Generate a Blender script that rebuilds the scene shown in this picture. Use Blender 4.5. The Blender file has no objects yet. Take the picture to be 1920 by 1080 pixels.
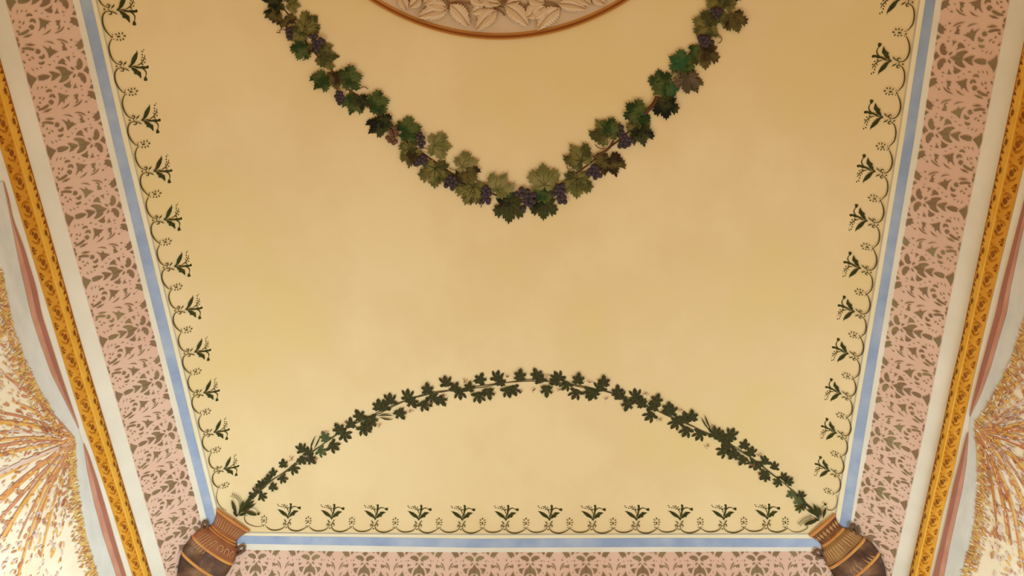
import bpy, math, random
import numpy as np
from mathutils import Vector, Matrix

sc = bpy.context.scene
COL = sc.collection
random.seed(7)

# ------------------------------------------------------------------ camera
F = 1700.0                                   # focal length in pixels of a 1920 frame
def nrm(v):
    v = np.array(v, float); return v / np.linalg.norm(v)
# camera-space (x right, y down, z forward) directions of the world axes
U_ = nrm((143, 3585, 1700))                  # world +Y (forward, towards the vases)
R_ = np.array((26000.0, -233.0, -1700.0)); R_ = nrm(R_ - U_ * R_.dot(U_))   # world +X
N_ = np.cross(R_, U_)                        # world +Z
CAMZ, H = 1.5, 5.5
CAM = np.array((0.0, 0.0, CAMZ))
cam_d = bpy.data.cameras.new('camera'); cam = bpy.data.objects.new('camera', cam_d); COL.objects.link(cam)
cam_d.sensor_width = 36; cam_d.lens = F / 1920 * 36; cam_d.clip_start = 0.05; cam_d.clip_end = 100
M3 = np.array((R_, U_, N_))                  # camera-space vector -> world
cx_, cy_, cz_ = M3 @ (1, 0, 0), M3 @ (0, -1, 0), M3 @ (0, 0, -1)
cam.matrix_world = Matrix(((cx_[0], cy_[0], cz_[0], 0), (cx_[1], cy_[1], cz_[1], 0), (cx_[2], cy_[2], cz_[2], CAMZ), (0, 0, 0, 1)))
sc.camera = cam

# ------------------------------------------------------------------ world, lights, exposure
w = bpy.data.worlds.new('room_light'); sc.world = w; w.use_nodes = True
w.node_tree.nodes['Background'].inputs[0].default_value = (1.0, 0.68, 0.365, 1)
w.node_tree.nodes['Background'].inputs[1].default_value = 0.67
def area(name, loc, target, size, power, col):
    d = bpy.data.lights.new(name, 'AREA'); d.shape = 'DISK'; d.size = size; d.energy = power; d.color = col
    o = bpy.data.objects.new(name, d); COL.objects.link(o); o.location = loc
    o.rotation_euler = (Vector(target) - Vector(loc)).to_track_quat('-Z', 'Y').to_euler()
    return o
area('uplight', (-1.75, 2.8, 3.1), (-2.1, 3.3, 4.9), 0.8, 33, (0.63, 0.87, 1.0))
area('uplight', (1.85, 2.8, 3.1), (2.1, 3.3, 4.9), 0.8, 33, (0.63, 0.87, 1.0))
sc.view_settings.view_transform = 'Standard'; sc.view_settings.look = 'None'
sc.view_settings.exposure = 0.0; sc.view_settings.gamma = 1.0; sc.view_settings.use_curve_mapping = False

# ------------------------------------------------------------------ the vault surface
def ray(px, py): return M3 @ np.array((px - 960.0, py - 540.0, F))
def flat(px, py):
    d = ray(px, py); t = (H - CAMZ) / d[2]; return CAM + d * t
RAD = 1.22; AMAX = math.radians(64); DL = RAD * math.sin(AMAX)
def drop(d):
    if d <= 0: return 0.0
    if d < DL: return RAD - math.sqrt(RAD * RAD - d * d)
    return RAD * (1 - math.cos(AMAX)) + (d - DL) * math.tan(AMAX)
xL = flat(560, 0)[0]; xR = flat(1340, 0)[0]; yB = flat(960, 700)[1]; yT = -9.0
def zs(x, y): return H - drop(max(xL - x, x - xR, y - yB, yT - y))
def surf(px, py):
    d = ray(px, py); lo = 0.3 / F; hi = (H - CAMZ) / d[2] if d[2] > 1 else 12 / F
    for _ in range(34):
        m = (lo + hi) / 2; p = CAM + d * m
        if p[2] >= zs(p[0], p[1]): hi = m
        else: lo = m
    return CAM + d * hi
for _ in range(40):                          # creases run through the two painted corners
    p = surf(418, 998); yB += 0.5 * ((p[1] - yB) - (xL - p[0]))
    p = surf(1561, 1001); xR += 0.5 * ((p[0] - xR) - (p[1] - yB))
def normal(x, y):                            # unit normal pointing into the room
    e = 1e-3
    v = np.array(((zs(x + e, y) - zs(x - e, y)) / (2 * e), (zs(x, y + e) - zs(x, y - e)) / (2 * e), -1.0))
    return v / np.linalg.norm(v)
def lift(x, y, off=0.0):
    p = np.array((x, y, zs(x, y)))
    return p + normal(x, y) * off if off else p
def sp(px, py, off=0.0):
    p = surf(px, py); return p + normal(p[0], p[1]) * off

# ------------------------------------------------------------------ materials
def lin(c):
    return tuple(((v / 255) / 12.92 if v / 255 <= 0.04045 else ((v / 255 + 0.055) / 1.055) ** 2.4) for v in c) + (1,)
MATS = {}
def mat(name, c1, c2=None, scale=3.0, c3=None, rough=0.9, bump=0.0, spread=(0.35, 0.65), stretch=None, vary=False):
    if name in MATS: return MATS[name]
    m = bpy.data.materials.new(name); m.use_nodes = True; nt = m.node_tree; b = nt.nodes['Principled BSDF']
    b.inputs['Roughness'].default_value = rough
    try: b.inputs['Specular IOR Level'].default_value = 0.15
    except Exception: pass
    if c2 is None: c2 = tuple(v * 0.94 for v in c1)
    tc = nt.nodes.new('ShaderNodeTexCoord'); mp = nt.nodes.new('ShaderNodeMapping')
    nt.links.new(tc.outputs['Object'], mp.inputs['Vector'])
    if stretch: mp.inputs['Scale'].default_value = stretch
    if vary:
        oi = nt.nodes.new('ShaderNodeObjectInfo'); ml = nt.nodes.new('ShaderNodeMath'); ml.operation = 'MULTIPLY'; ml.inputs[1].default_value = 20
        nt.links.new(oi.outputs['Random'], ml.inputs[0]); nt.links.new(ml.outputs[0], mp.inputs['Location'])
    n = nt.nodes.new('ShaderNodeTexNoise'); n.inputs['Scale'].default_value = scale; n.inputs['Detail'].default_value = 6; n.inputs['Roughness'].default_value = 0.55
    r = nt.nodes.new('ShaderNodeValToRGB'); r.color_ramp.elements[0].position = spread[0]; r.color_ramp.elements[1].position = spread[1]
    r.color_ramp.elements[0].color = lin(c1); r.color_ramp.elements[1].color = lin(c2)
    if c3 is not None:
        e = r.color_ramp.elements.new((spread[0] + spread[1]) / 2); e.color = lin(c3)
    nt.links.new(mp.outputs[0], n.inputs['Vector']); nt.links.new(n.outputs['Fac'], r.inputs[0])
    nt.links.new(r.outputs[0], b.inputs['Base Color'])
    if bump:
        bn = nt.nodes.new('ShaderNodeBump'); bn.inputs['Strength'].default_value = bump; bn.inputs['Distance'].default_value = 0.01
        n2 = nt.nodes.new('ShaderNodeTexNoise'); n2.inputs['Scale'].default_value = 14; n2.inputs['Detail'].default_value = 5
        nt.links.new(mp.outputs[0], n2.inputs['Vector']); nt.links.new(n2.outputs['Fac'], bn.inputs['Height']); nt.links.new(bn.outputs[0], b.inputs['Normal'])
    MATS[name] = m; return m
M_FIELD = mat('cream_plaster', (228, 205, 150), (235, 213, 168), 1.5, (230, 206, 160), bump=0.15, spread=(0.36, 0.62), stretch=(1, .8, 1))
M_WHITE = mat('white_plaster', (222, 216, 202), (232, 226, 214), 4, bump=0.1)
M_CREAMW = mat('cream_stripe', (234, 222, 184), (238, 228, 200), 4)
M_BLUE = mat('blue_stripe', (146, 164, 198), (172, 186, 210), 7, (158, 174, 204))
M_BLINE = mat('grey_blue_line', (172, 170, 170), (196, 190, 178), 6)
M_PINK = mat('rose_pink_paint', (218, 181, 161), (223, 190, 171), 3)
M_OLIVE = mat('olive_stencil', (138, 124, 90), (146, 130, 94), 5, (136, 110, 84))
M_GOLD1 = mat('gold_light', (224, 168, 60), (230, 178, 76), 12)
M_GOLD2 = mat('gold_shaded', (198, 132, 38), (208, 146, 50), 12)  # outer half coloured darker, as the shaded side of the bar
M_GLINE = mat('gold_edge_brown', (166, 98, 34), (176, 108, 44), 8)
M_GDARK = mat('gold_motif_brown', (120, 66, 20), (146, 84, 26), 20)
M_GMID = mat('gold_motif_amber', (164, 98, 22), (176, 108, 26), 20)
M_RIBBON = mat('grey_white_ribbon', (200, 199, 194), (214, 211, 205), 6, stretch=(6, 1, 1))
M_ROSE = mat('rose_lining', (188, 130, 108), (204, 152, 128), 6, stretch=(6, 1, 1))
M_ROSED = mat('rose_lining_shade', (158, 104, 88), (172, 114, 98), 6, stretch=(6, 1, 1))  # shade of the lining put in as colour, on its moulding side
M_CANOPY = mat('cream_canopy', (230, 214, 184), (238, 226, 204), 5)
M_OCHRE = mat('ochre_stroke', (216, 162, 82), (228, 186, 118), 9)
M_ORANGE = mat('orange_stroke', (206, 134, 66), (218, 156, 92), 9)
M_RUST = mat('rust_stroke', (190, 122, 86), (204, 146, 112), 9)
M_SAND = mat('sand_stroke', (214, 184, 120), (206, 166, 92), 30)
M_DASH = mat('umber_dash', (148, 118, 80), (160, 134, 96), 9)
M_MAUVE = mat('pale_mauve_stroke', (222, 196, 182), (214, 188, 178), 9)
M_STENCIL = mat('border_green', (52, 54, 24), (70, 70, 34), 14, vary=True)
M_TENDRIL = mat('border_brown_green', (74, 64, 28), (90, 80, 38), 14)
M_IVY = mat('ivy_green', (52, 52, 30), (72, 74, 42), 9, (60, 58, 34), vary=True)
M_IVYG = mat('ivy_light_green', (66, 78, 44), (92, 104, 62), 9, vary=True)
M_IVYV = mat('ivy_vein', (78, 76, 44), (90, 86, 52), 9)
M_IVYST = mat('ivy_stem', (88, 78, 50), (108, 98, 64), 20)
M_BERRY = mat('berry_brown', (142, 104, 78), (156, 118, 90), 20)
LEAFC = {
 'D': ((26, 28, 14), (66, 66, 34)), 'G': ((40, 58, 24), (84, 92, 46)), 'O': ((72, 70, 34), (120, 112, 60)),
 'L': ((106, 104, 54), (138, 126, 80)), 'B': ((52, 38, 20), (96, 84, 42)), 'M': ((104, 88, 72), (84, 72, 50)),
 'E': ((46, 82, 46), (70, 92, 48))}
LM = {k: mat('vine_leaf_' + n, v[0], v[1], 2.2, rough=0.8, vary=True, spread=(0.42, 0.58)) for (k, v), n in zip(LEAFC.items(), ('dark_green', 'green', 'olive', 'light_olive', 'brown', 'mauve', 'emerald'))}
LV = {k: mat('vine_vein_%d' % i, tuple(min(255, c * 0.78 + 6) for c in v[0]) if k in 'OLM' else tuple(c * 1.15 + 8 for c in v[0]), None, 5) for i, (k, v) in enumerate(LEAFC.items())}
M_GRAPE = mat('grape_purple', (50, 40, 48), (82, 68, 76), 3, rough=0.45, vary=True)
M_GRAPEB = mat('grape_brown', (96, 66, 52), (118, 88, 66), 3, rough=0.5, vary=True)
M_GRAPEG = mat('grape_green', (88, 84, 44), (104, 98, 56), 3, rough=0.5, vary=True)
M_VSTEM = mat('vine_stem_brown', (84, 54, 34), (110, 78, 50), 20)
M_MED = mat('medallion_ground', (208, 182, 150), (214, 190, 164), 5)
M_MLEAF = mat('medallion_leaf', (216, 190, 158), (222, 198, 168), 6)
M_MLEAFS = mat('medallion_leaf_shade_vein', (166, 128, 94), (178, 142, 108), 6)  # shading painted along one leaf edge; also colours the midrib
M_MDARK = mat('medallion_umber', (134, 96, 66), (150, 112, 80), 6)
M_RIM = mat('medallion_rim_ochre', (196, 142, 80), (206, 152, 88), 6)
M_RIMD = mat('medallion_rim_brown', (146, 84, 34), (156, 94, 42), 6)
M_VASE = mat('vase_umber', (70, 48, 38), (134, 98, 70), 11, (98, 68, 50), rough=0.5)
M_VNECK = mat('vase_red_brown', (134, 78, 50), (156, 98, 62), 12, rough=0.55)
M_VNECK2 = mat('vase_dark_neck', (96, 54, 38), (134, 88, 50), 14, rough=0.55)
M_VSH2 = mat('vase_bronze', (136, 96, 54), (156, 116, 66), 12, rough=0.55)
M_VRIM = mat('vase_rim_clay', (184, 116, 68), (206, 142, 76), 10, rough=0.6)
M_VBAND = mat('vase_band_ochre', (206, 150, 78), (196, 128, 68), 10, rough=0.6)
M_VLITE = mat('vase_highlight_clay', (196, 150, 104), (182, 134, 88), 14, rough=0.6)
M_VHAND = mat('vase_handle_brown', (92, 66, 50), (122, 90, 66), 14, rough=0.5)

# ------------------------------------------------------------------ object helpers
def empty(name, loc=(0, 0, 0)):
    o = bpy.data.objects.new(name, None); COL.objects.link(o); o.location = loc; o.empty_display_size = 0.05; return o
def tag(o, label, cat, group=None):
    o['label'] = label; o['category'] = cat
    if group: o['group'] = group
    return o
def struct(o): o['kind'] = 'structure'; return o
class MB:
    """collects vertices / faces with a material index"""
    def __init__(s): s.v = []; s.f = []; s.m = []
    def poly(s, pts, mi=0):
        if len(pts) < 3: return
        i = len(s.v); s.v += [tuple(map(float, p)) for p in pts]; s.f.append(tuple(range(i, i + len(pts)))); s.m.append(mi)
    def grid(s, rows, mi=0, mf=None):
        i = len(s.v); nc = len(rows[0])
        for r in rows: s.v += [tuple(map(float, p)) for p in r]
        for a in range(len(rows) - 1):
            for b in range(nc - 1):
                s.f.append((i + a * nc + b, i + a * nc + b + 1, i + (a + 1) * nc + b + 1, i + (a + 1) * nc + b)); s.m.append(mf(a, b) if mf else mi)
    def tube(s, pts, rad, n=6, mi=0, sq=1.0):
        pts = [Vector(p) for p in pts]; rows = []
        for k, p in enumerate(pts):
            t = (pts[min(k + 1, len(pts) - 1)] - pts[max(k - 1, 0)]).normalized()
            a = t.cross(Vector((0.13, 0.21, 1))).normalized(); b = t.cross(a).normalized()
            r = rad[k] if isinstance(rad, (list, tuple)) else rad
            rows.append([p + a * math.cos(2 * math.pi * j / n) * r + b * math.sin(2 * math.pi * j / n) * r * sq for j in range(n)] )
            rows[-1].append(rows[-1][0])
        s.grid(rows, mi)
    def mesh(s, name, mats, smooth=False, origin=None):
        me = bpy.data.meshes.new(name)
        v = s.v if origin is None else [tuple(np.array(p) - np.array(origin)) for p in s.v]
        me.from_pydata(v, [], s.f)
        for m in (mats if isinstance(mats, (list, tuple)) else [mats]): me.materials.append(m)
        me.polygons.foreach_set('material_index', s.m)
        if smooth: me.polygons.foreach_set('use_smooth', [True] * len(s.f))
        me.update(); return me
    def build(s, name, mats, parent=None, smooth=False, origin=None):
        return link(name, s.mesh(name, mats, smooth, origin), parent)
def link(name, me, parent=None):
    o = bpy.data.objects.new(name, me); COL.objects.link(o)
    if parent: o.parent = parent
    return o
def interp(pts, y):                          # pts sorted by first value
    if y <= pts[0][0]: (a, b) = pts[0], pts[1]
    elif y >= pts[-1][0]: (a, b) = pts[-2], pts[-1]
    else:
        for k in range(len(pts) - 1):
            if pts[k][0] <= y <= pts[k + 1][0]: a, b = pts[k], pts[k + 1]; break
    return a[1] + (b[1] - a[1]) * (y - a[0]) / (b[0] - a[0])
def smooth_line(pts, n):                     # Catmull-Rom through 2-D / 3-D points
    P = [np.array(p, float) for p in pts]; P = [2 * P[0] - P[1]] + P + [2 * P[-1] - P[-2]]; out = []
    segs = len(P) - 3
    for k in range(n):
        u = k / (n - 1) * segs; i = min(int(u), segs - 1); t = u - i
        a, b, c, d = P[i:i + 4]
        out.append(0.5 * ((2 * b) + (c - a) * t + (2 * a - 5 * b + 4 * c - d) * t * t + (3 * b - a - 3 * c + d) * t ** 3))
    return out
def strip2(pts, wid, taper=None):            # outline of a stroke in 2-D
    L, Rr = [], []
    for k, p in enumerate(pts):
        a = pts[max(k - 1, 0)]; b = pts[min(k + 1, len(pts) - 1)]
        t = np.array((b[0] - a[0], b[1] - a[1])); t = t / (np.linalg.norm(t) + 1e-9); nn = np.array((-t[1], t[0]))
        wv = wid * (taper(k / (len(pts) - 1)) if taper else 1) / 2
        L.append((p[0] + nn[0] * wv, p[1] + nn[1] * wv)); Rr.append((p[0] - nn[0] * wv, p[1] - nn[1] * wv))
    return L, Rr
def stroke(mb, pts, wid, z=0.0, mi=0, taper=None, f=None):
    L, Rr = strip2(pts, wid, taper); f = f or (lambda x, y: (x, y, z))
    mb.grid([[f(*l), f(*r)] for l, r in zip(L, Rr)], mi)
def blob(mb, x, y, rx, ry, ang=0, z=0.0, mi=0, n=8, f=None, pointed=False):
    ca, sa = math.cos(ang), math.sin(ang); f = f or (lambda a, b: (a, b, z)); pts = []
    for k in range(n):
        t = 2 * math.pi * k / n; u, v = math.cos(t) * rx, math.sin(t) * ry
        if pointed: v *= abs(math.sin(t)) ** 0.5
        pts.append(f(x + u * ca - v * sa, y + u * sa + v * ca))
    mb.poly(pts, mi)
def frame(px, py, dx, dy, off):              # frame on the vault at a pixel, tip along a pixel direction
    p = surf(px, py); c = normal(p[0], p[1]); l = math.hypot(dx, dy); dx, dy = dx / l, dy / l
    q = surf(px + dx * 8, py + dy * 8) - p; b = q - c * q.dot(c); sb = np.linalg.norm(b) / 8; b = b / np.linalg.norm(b)
    a = np.cross(b, c); q2 = surf(px - dy * 8, py + dx * 8) - p; sa = abs(q2.dot(a)) / 8
    return p + c * off, a, b, c, sa, sb
def fmat(p, a, b, c, s=(1, 1, 1)):
    m = Matrix.Identity(4)
    for i in range(3):
        m[i][0] = a[i] * s[0]; m[i][1] = b[i] * s[1]; m[i][2] = c[i] * s[2]; m[i][3] = p[i]
    return m
ORD = ['first', 'second', 'third', 'fourth', 'fifth', 'sixth', 'seventh', 'eighth', 'ninth', 'tenth', 'eleventh', 'twelfth', 'thirteenth', 'fourteenth']

# ------------------------------------------------------------------ traced lines (pixel rows) turned into lines on the vault
def ln(pts): return pts
PL = {  # left side: (y, x)
 'pink_out': [(0, 10), (270, 82), (540, 155), (810, 234), (1080, 312)],
 'pink_in': [(0, 137), (270, 199), (540, 266), (810, 333), (970, 375)],
 'blue_out': [(0, 150), (270, 212), (540, 276), (810, 345), (985, 391)],
 'blue_in': [(0, 172), (270, 231), (540, 298), (810, 363), (960, 402)],
 'line_out': [(0, 179), (270, 242), (540, 305), (810, 371), (998, 417)],
 'line_in': [(0, 181.5), (270, 244), (540, 307), (810, 373), (998, 419)],
 'gold_in': [(107, 0), (270, 46), (540, 122), (607, 140), (675, 160), (740, 180), (805, 200), (914, 233), (1080, 285)],
 'gold_out': [(270, 0), (540, 77), (607, 97), (670, 115), (752, 140), (807, 157), (849, 174), (935, 203), (1080, 249)],
}
PR = {
 'pink_out': [(0, 1894), (270, 1842), (540, 1787), (810, 1735), (1047, 1680), (1080, 1672)],
 'pink_in': [(0, 1766), (270, 1727), (540, 1678), (810, 1634), (970, 1602)],
 'blue_out': [(0, 1754), (270, 1714), (540, 1667), (810, 1622), (980, 1595)],
 'blue_in': [(0, 1735), (270, 1695), (540, 1650), (810, 1602), (980, 1575)],
 'line_out': [(0, 1725), (270, 1686), (540, 1642), (810, 1595), (1001, 1562)],
 'line_in': [(0, 1722.5), (270, 1684), (540, 1640), (810, 1593), (1001, 1560)],
 'gold_in': [(78, 1920), (270, 1880), (540, 1824), (647, 1802), (715, 1785), (805, 1767), (870, 1752), (964, 1731), (1080, 1704)],
 'gold_out': [(320, 1920), (540, 1865), (625, 1845), (715, 1825), (805, 1805), (884, 1790), (964, 1768), (1080, 1744)],
}
PB = {  # bottom: (x, y)
 'line_in': [(418, 997), (480, 998), (672, 1000), (890, 1001.5), (1240, 1001), (1561, 1000.5)],
 'line_out': [(418, 999), (480, 1000), (672, 1002), (890, 1003.5), (1240, 1003), (1561, 1002.5)],
 'blue_in': [(410, 1004), (480, 1005), (672, 1007), (890, 1010), (1240, 1008.5), (1560, 1010)],
 'blue_out': [(400, 1019), (480, 1020), (672, 1023), (890, 1027), (1240, 1025.5), (1575, 1026)],
 'pink_in': [(386, 1030), (470, 1031), (700, 1035), (890, 1035.5), (1240, 1035), (1590, 1034)],
}
def wline_side(pts):                         # -> sorted list (Y, X) in metres, straightened towards a fitted line
    k = (pts[1][1] - pts[0][1]) / (pts[1][0] - pts[0][0])
    W = []
    for y, x in pts:
        p = surf(x, y); W.append((p[1], p[0]))
    W.sort()
    # beyond the photograph the lines run straight on
    ys = np.array([a for a, b in W]); xs = np.array([b for a, b in W]); c = np.polyfit(ys, xs, 1)
    W = [(a, 0.65 * b + 0.35 * np.polyval(c, a)) for a, b in W]
    return [(-6.0, np.polyval(c, W[0][0]) * 0 + W[0][1])] + W + [(9.0, W[-1][1])]
SL = {k: wline_side(v) for k, v in PL.items()}
SR = {k: wline_side(v) for k, v in PR.items()}
def wline_bot(pts):
    W = sorted((surf(x, y)[0], surf(x, y)[1]) for x, y in pts)
    return [(-6.0, W[0][1])] + W + [(6.0, W[-1][1])]
SB = {k: wline_bot(v) for k, v in PB.items()}
SB['pink_out'] = [(x, y + abs(interp(SL['pink_out'], 2.5) - interp(SL['pink_in'], 2.5))) for x, y in SB['pink_in']]
SB['white_out'] = [(x, y + 0.2) for x, y in SB['pink_out']]
for S_, sg in ((SL, -1), (SR, 1)):
    S_['cove_out'] = [(y, (xL - 2.05) if sg < 0 else (xR + 2.05)) for y, x in S_['gold_out']]
Y0 = flat(960, -800)[1]                      # where the strips start, above the picture

def side_strip(name, S, a, b, sgn, mats, off, nt=4, ny=70, y0=None, extra=None):
    """strip between two traced lines, mitred at the corner crease"""
    mb = MB(); rows = []
    y0 = Y0 if y0 is None else y0
    for i in range(nt + 1):
        t = i / nt
        def X(Y): return interp(S[a], Y) * (1 - t) + interp(S[b], Y) * t
        Ye = yB + 1.0
        for _ in range(30): Ye = 0.5 * Ye + 0.5 * (yB + ((xL - X(Ye)) if sgn < 0 else (X(Ye) - xR)))
        rows.append([lift(X(Y), Y, off) for Y in (y0 + (Ye - y0) * j / ny for j in range(ny + 1))])
    mb.grid(rows); return mb
def bot_strip(a, b, off, nt=4, nx=60):
    mb = MB(); rows = []
    for i in range(nt + 1):
        t = i / nt
        def Yf(X): return interp(SB[a], X) * (1 - t) + interp(SB[b], X) * t
        Xa, Xb = xL - 1.0, xR + 1.0
        for _ in range(30):
            Xa = 0.5 * Xa + 0.5 * (xL - (Yf(Xa) - yB)); Xb = 0.5 * Xb + 0.5 * (xR + (Yf(Xb) - yB))
        rows.append([lift(X, Yf(X), off) for X in (Xa + (Xb - Xa) * j / nx for j in range(nx + 1))])
    mb.grid(rows); return mb

# ------------------------------------------------------------------ ceiling
DM = 2.05
cb = MB()
YT0 = Y0 - 0.3
nd = 44
def ds(i): return DM * i / nd
cb.grid([[(xL + (xR - xL) * i / 12, YT0 + (yB - YT0) * j / 16, H) for j in range(17)] for i in range(13)])
cb.grid([[lift(xL - ds(i), YT0 + (yB + ds(i) - YT0) * j / 24) for j in range(25)] for i in range(nd + 1)])
cb.grid([[lift(xR + ds(i), YT0 + (yB + ds(i) - YT0) * j / 24) for j in range(25)] for i in range(nd + 1)])
cb.grid([[(lambda X, Y: (X, Y, H - drop(Y - yB)))(xL - ds(i) + (xR - xL + 2 * ds(i)) * j / 24, yB + ds(i)) for j in range(25)] for i in range(nd + 1)])
ceiling = struct(cb.build('ceiling', M_FIELD, smooth=False))
for p_ in ceiling.data.polygons: p_.use_smooth = True

# ------------------------------------------------------------------ stencil pattern of the pink bands (traced half repeat)
HT = [
 [(1310,100),(1270,130),(1270,155),(1215,170),(1225,205),(1165,230),(1215,250),(1235,270),(1215,305),(1290,290),(1345,240),(1345,190)],
 [(1065,130),(1095,118),(1130,128),(1095,150)], [(1160,150),(1185,150),(1178,165)],
 [(790,140),(860,130),(940,140),(1000,165),(1045,205),(1000,190),(930,160),(860,150)],
 [(560,185),(650,178),(720,190),(785,235),(720,215),(650,194)],
 [(870,185),(920,185),(965,215),(970,270),(1025,325),(960,340),(910,335),(945,305),(905,270),(950,250),(930,215)],
 [(1075,262),(1105,262),(1100,280),(1080,280)],
 [(530,270),(590,290),(640,320),(690,310),(660,255),(700,290),(725,330),(760,350),(770,320),(790,365),(860,360),(790,395),(740,430),(700,470),(670,500),(660,430),(630,360),(590,310)],
 [(1290,350),(1365,315),(1388,400)],
 [(108,205),(150,230),(160,260),(145,315)],
 [(235,255),(330,232),(435,258),(330,275)],
 [(190,320),(280,300),(370,315),(415,345),(380,365),(280,345),(200,345)],
 [(430,340),(480,335),(520,370),(500,420),(450,420),(415,390),(450,375)],
 [(560,420),(595,450),(590,500),(545,525),(500,505),(485,475),(530,475),(560,455)],
 [(480,590),(530,590),(590,565),(590,600),(550,630),(500,625)],
 [(195,375),(235,365),(245,385),(215,415),(200,405)],
 [(270,440),(300,435),(305,460),(275,470)],
 [(340,490),(375,480),(405,510),(400,535),(380,505)],
 [(305,530),(340,525),(355,545),(325,555)],
 [(205,545),(240,570),(272,600),(240,610)],
 [(235,675),(258,690),(252,715)],
 [(355,685),(380,710),(420,755),(390,745)],
 [(430,695),(460,700),(490,730),(465,725)],
 [(500,680),(530,675),(560,688),(530,692)],
 [(645,630),(690,618),(722,615),(690,640)],
 [(735,545),(765,550),(795,545),(765,565)],
 [(805,465),(835,458),(860,466),(835,474)],
 [(930,495),(975,535),(965,575),(1020,630),(960,605),(895,595),(835,600),(870,540)],
 [(980,465),(1040,460),(1070,440),(1055,490),(1080,550),(1040,510)],
 [(1120,440),(1190,435),(1160,450),(1150,465)], [(1112,375),(1145,375),(1135,395)],
 [(1235,475),(1280,480),(1320,540),(1325,600),(1300,660),(1250,690),(1215,690),(1195,660),(1170,635),(1225,630),(1205,600),(1215,575),(1200,545),(1235,530),(1225,500)],
 [(1075,655),(1110,650),(1160,680),(1150,705),(1110,690)],
 [(1330,697),(1375,660),(1400,600),(1445,660),(1460,671)],
 [(780,680),(840,655),(930,660),(1005,680),(1010,710),(1080,735),(1150,737),(905,797),(890,750),(860,720)],
 [(665,760),(740,758),(800,775),(893,800),(735,838),(715,800)],
 [(470,865),(540,830),(620,822),(710,842),(500,895)],
 [(290,765),(330,820),(400,865),(465,903),(310,938),(298,870)],
 [(1365,435),(1395,455),(1415,500),(1390,480)],
]
Q2o, Q2i, Q1o, Q1i = np.array((107., 210.)), np.array((1288., -10.)), np.array((300., 940.)), np.array((1463., 672.))
def inv_bil(x, y):                           # zoom pixels -> (s: 0 at scroll axis .. 1 at palmette axis, t: 0 inner .. 1 outer)
    s, t = 0.5, 0.5
    for _ in range(12):
        p = (1 - s) * ((1 - t) * Q2i + t * Q2o) + s * ((1 - t) * Q1i + t * Q1o)
        ps = ((1 - t) * Q1i + t * Q1o) - ((1 - t) * Q2i + t * Q2o); pt = (1 - s) * (Q2o - Q2i) + s * (Q1o - Q1i)
        d = np.linalg.solve(np.array((ps, pt)).T, np.array((x, y)) - p); s += d[0]; t += d[1]
    return min(max(s, 0.0), 1.0), min(max(t, 0.006), 0.994)
HTST = []
for poly in HT:
    out = []
    for k in range(len(poly)):
        a, b = poly[k], poly[(k + 1) % len(poly)]
        out.append(inv_bil(*a))
    HTST.append(out)

def pink_side(name, S, sgn, pal):            # pal = traced pixel positions of palmette axes (mid-band)
    mb = side_strip(name, S, 'pink_in', 'pink_out', sgn, None, 0.003, nt=8)
    Ys = [surf(x, y)[1] for x, y in pal]; n = len(Ys)
    ks = np.arange(n); per, ph = np.polyfit(ks, Ys, 1)
    for k in range(-3, n + 3):
        for mir in (-1, 1):
            for poly in HTST:
                pts = []
                for s, t in poly:
                    Y = ph + per * k + mir * (1 - s) * per / 2
                    X = interp(S['pink_in'], Y) * (1 - t) + interp(S['pink_out'], Y) * t
                    pts.append((X, Y))
                dside = [(xL - X) if sgn < 0 else (X - xR) for X, Y in pts]
                if any(Y > yB + d for (X, Y), d in zip(pts, dside)) or min(Y for X, Y in pts) < Y0: continue
                mb.poly([lift(X, Y, 0.006) for X, Y in pts], 1)
    return struct(mb.build(name, [M_PINK, M_OLIVE])), per
LP = [(74, 8), (107, 141), (141, 270), (173, 392), (205, 509), (238, 619), (268, 721), (300, 821), (325, 907), (350, 992)]
pink_left, perL = pink_side('trim_1', SL, -1, LP)
RP = [(1815, 117 + 3), (1786, 249 + 2), (1757, 378), (1728, 500), (1702, 616), (1678, 724), (1656, 824)]
pink_right, perR = pink_side('trim_2', SR, 1, RP)
def pink_bottom():
    mb = bot_strip('pink_in', 'pink_out', 0.003, nt=8)
    Xs = [surf(788 + 104 * k, 1050)[0] for k in range(-2, 6)]
    per, ph = np.polyfit(np.arange(-2, 6), Xs, 1)
    for k in range(-6, 12):
        for mir in (-1, 1):
            for poly in HTST:
                pts = []
                for s, t in poly:
                    X = ph + per * k + mir * (1 - s) * per / 2
                    Y = interp(SB['pink_in'], X) * (1 - t) + interp(SB['pink_out'], X) * t
                    pts.append((X, Y))
                if any((Y - yB) < max(xL - X, X - xR) for X, Y in pts): continue
                mb.poly([lift(X, Y, 0.006) for X, Y in pts], 1)
    return struct(mb.build('trim_3', [M_PINK, M_OLIVE]))
pink_bottom()

# plain painted stripes
tn = 4
for S, sg in ((SL, -1), (SR, 1)):
    for a, b, m, off in (('line_in', 'line_out', M_BLINE, .003), ('line_out', 'blue_in', M_CREAMW, .003), ('blue_in', 'blue_out', M_BLUE, .004),
                         ('blue_out', 'pink_in', M_WHITE, .003), ('pink_out', 'gold_in', M_WHITE, .003), ('gold_out', 'cove_out', M_WHITE, .003)):
        o = struct(side_strip('trim', S, a, b, sg, None, off, nt=14 if b == 'cove_out' else 5).build('trim_%d' % tn, m)); tn += 1
for a, b, m, off in (('line_in', 'line_out', M_BLINE, .003), ('line_out', 'blue_in', M_CREAMW, .003), ('blue_in', 'blue_out', M_BLUE, .004),
                     ('blue_out', 'pink_in', M_WHITE, .003), ('pink_out', 'white_out', M_WHITE, .003)):
    struct(bot_strip(a, b, off, nt=5).build('trim_%d' % tn, m)); tn += 1

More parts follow.
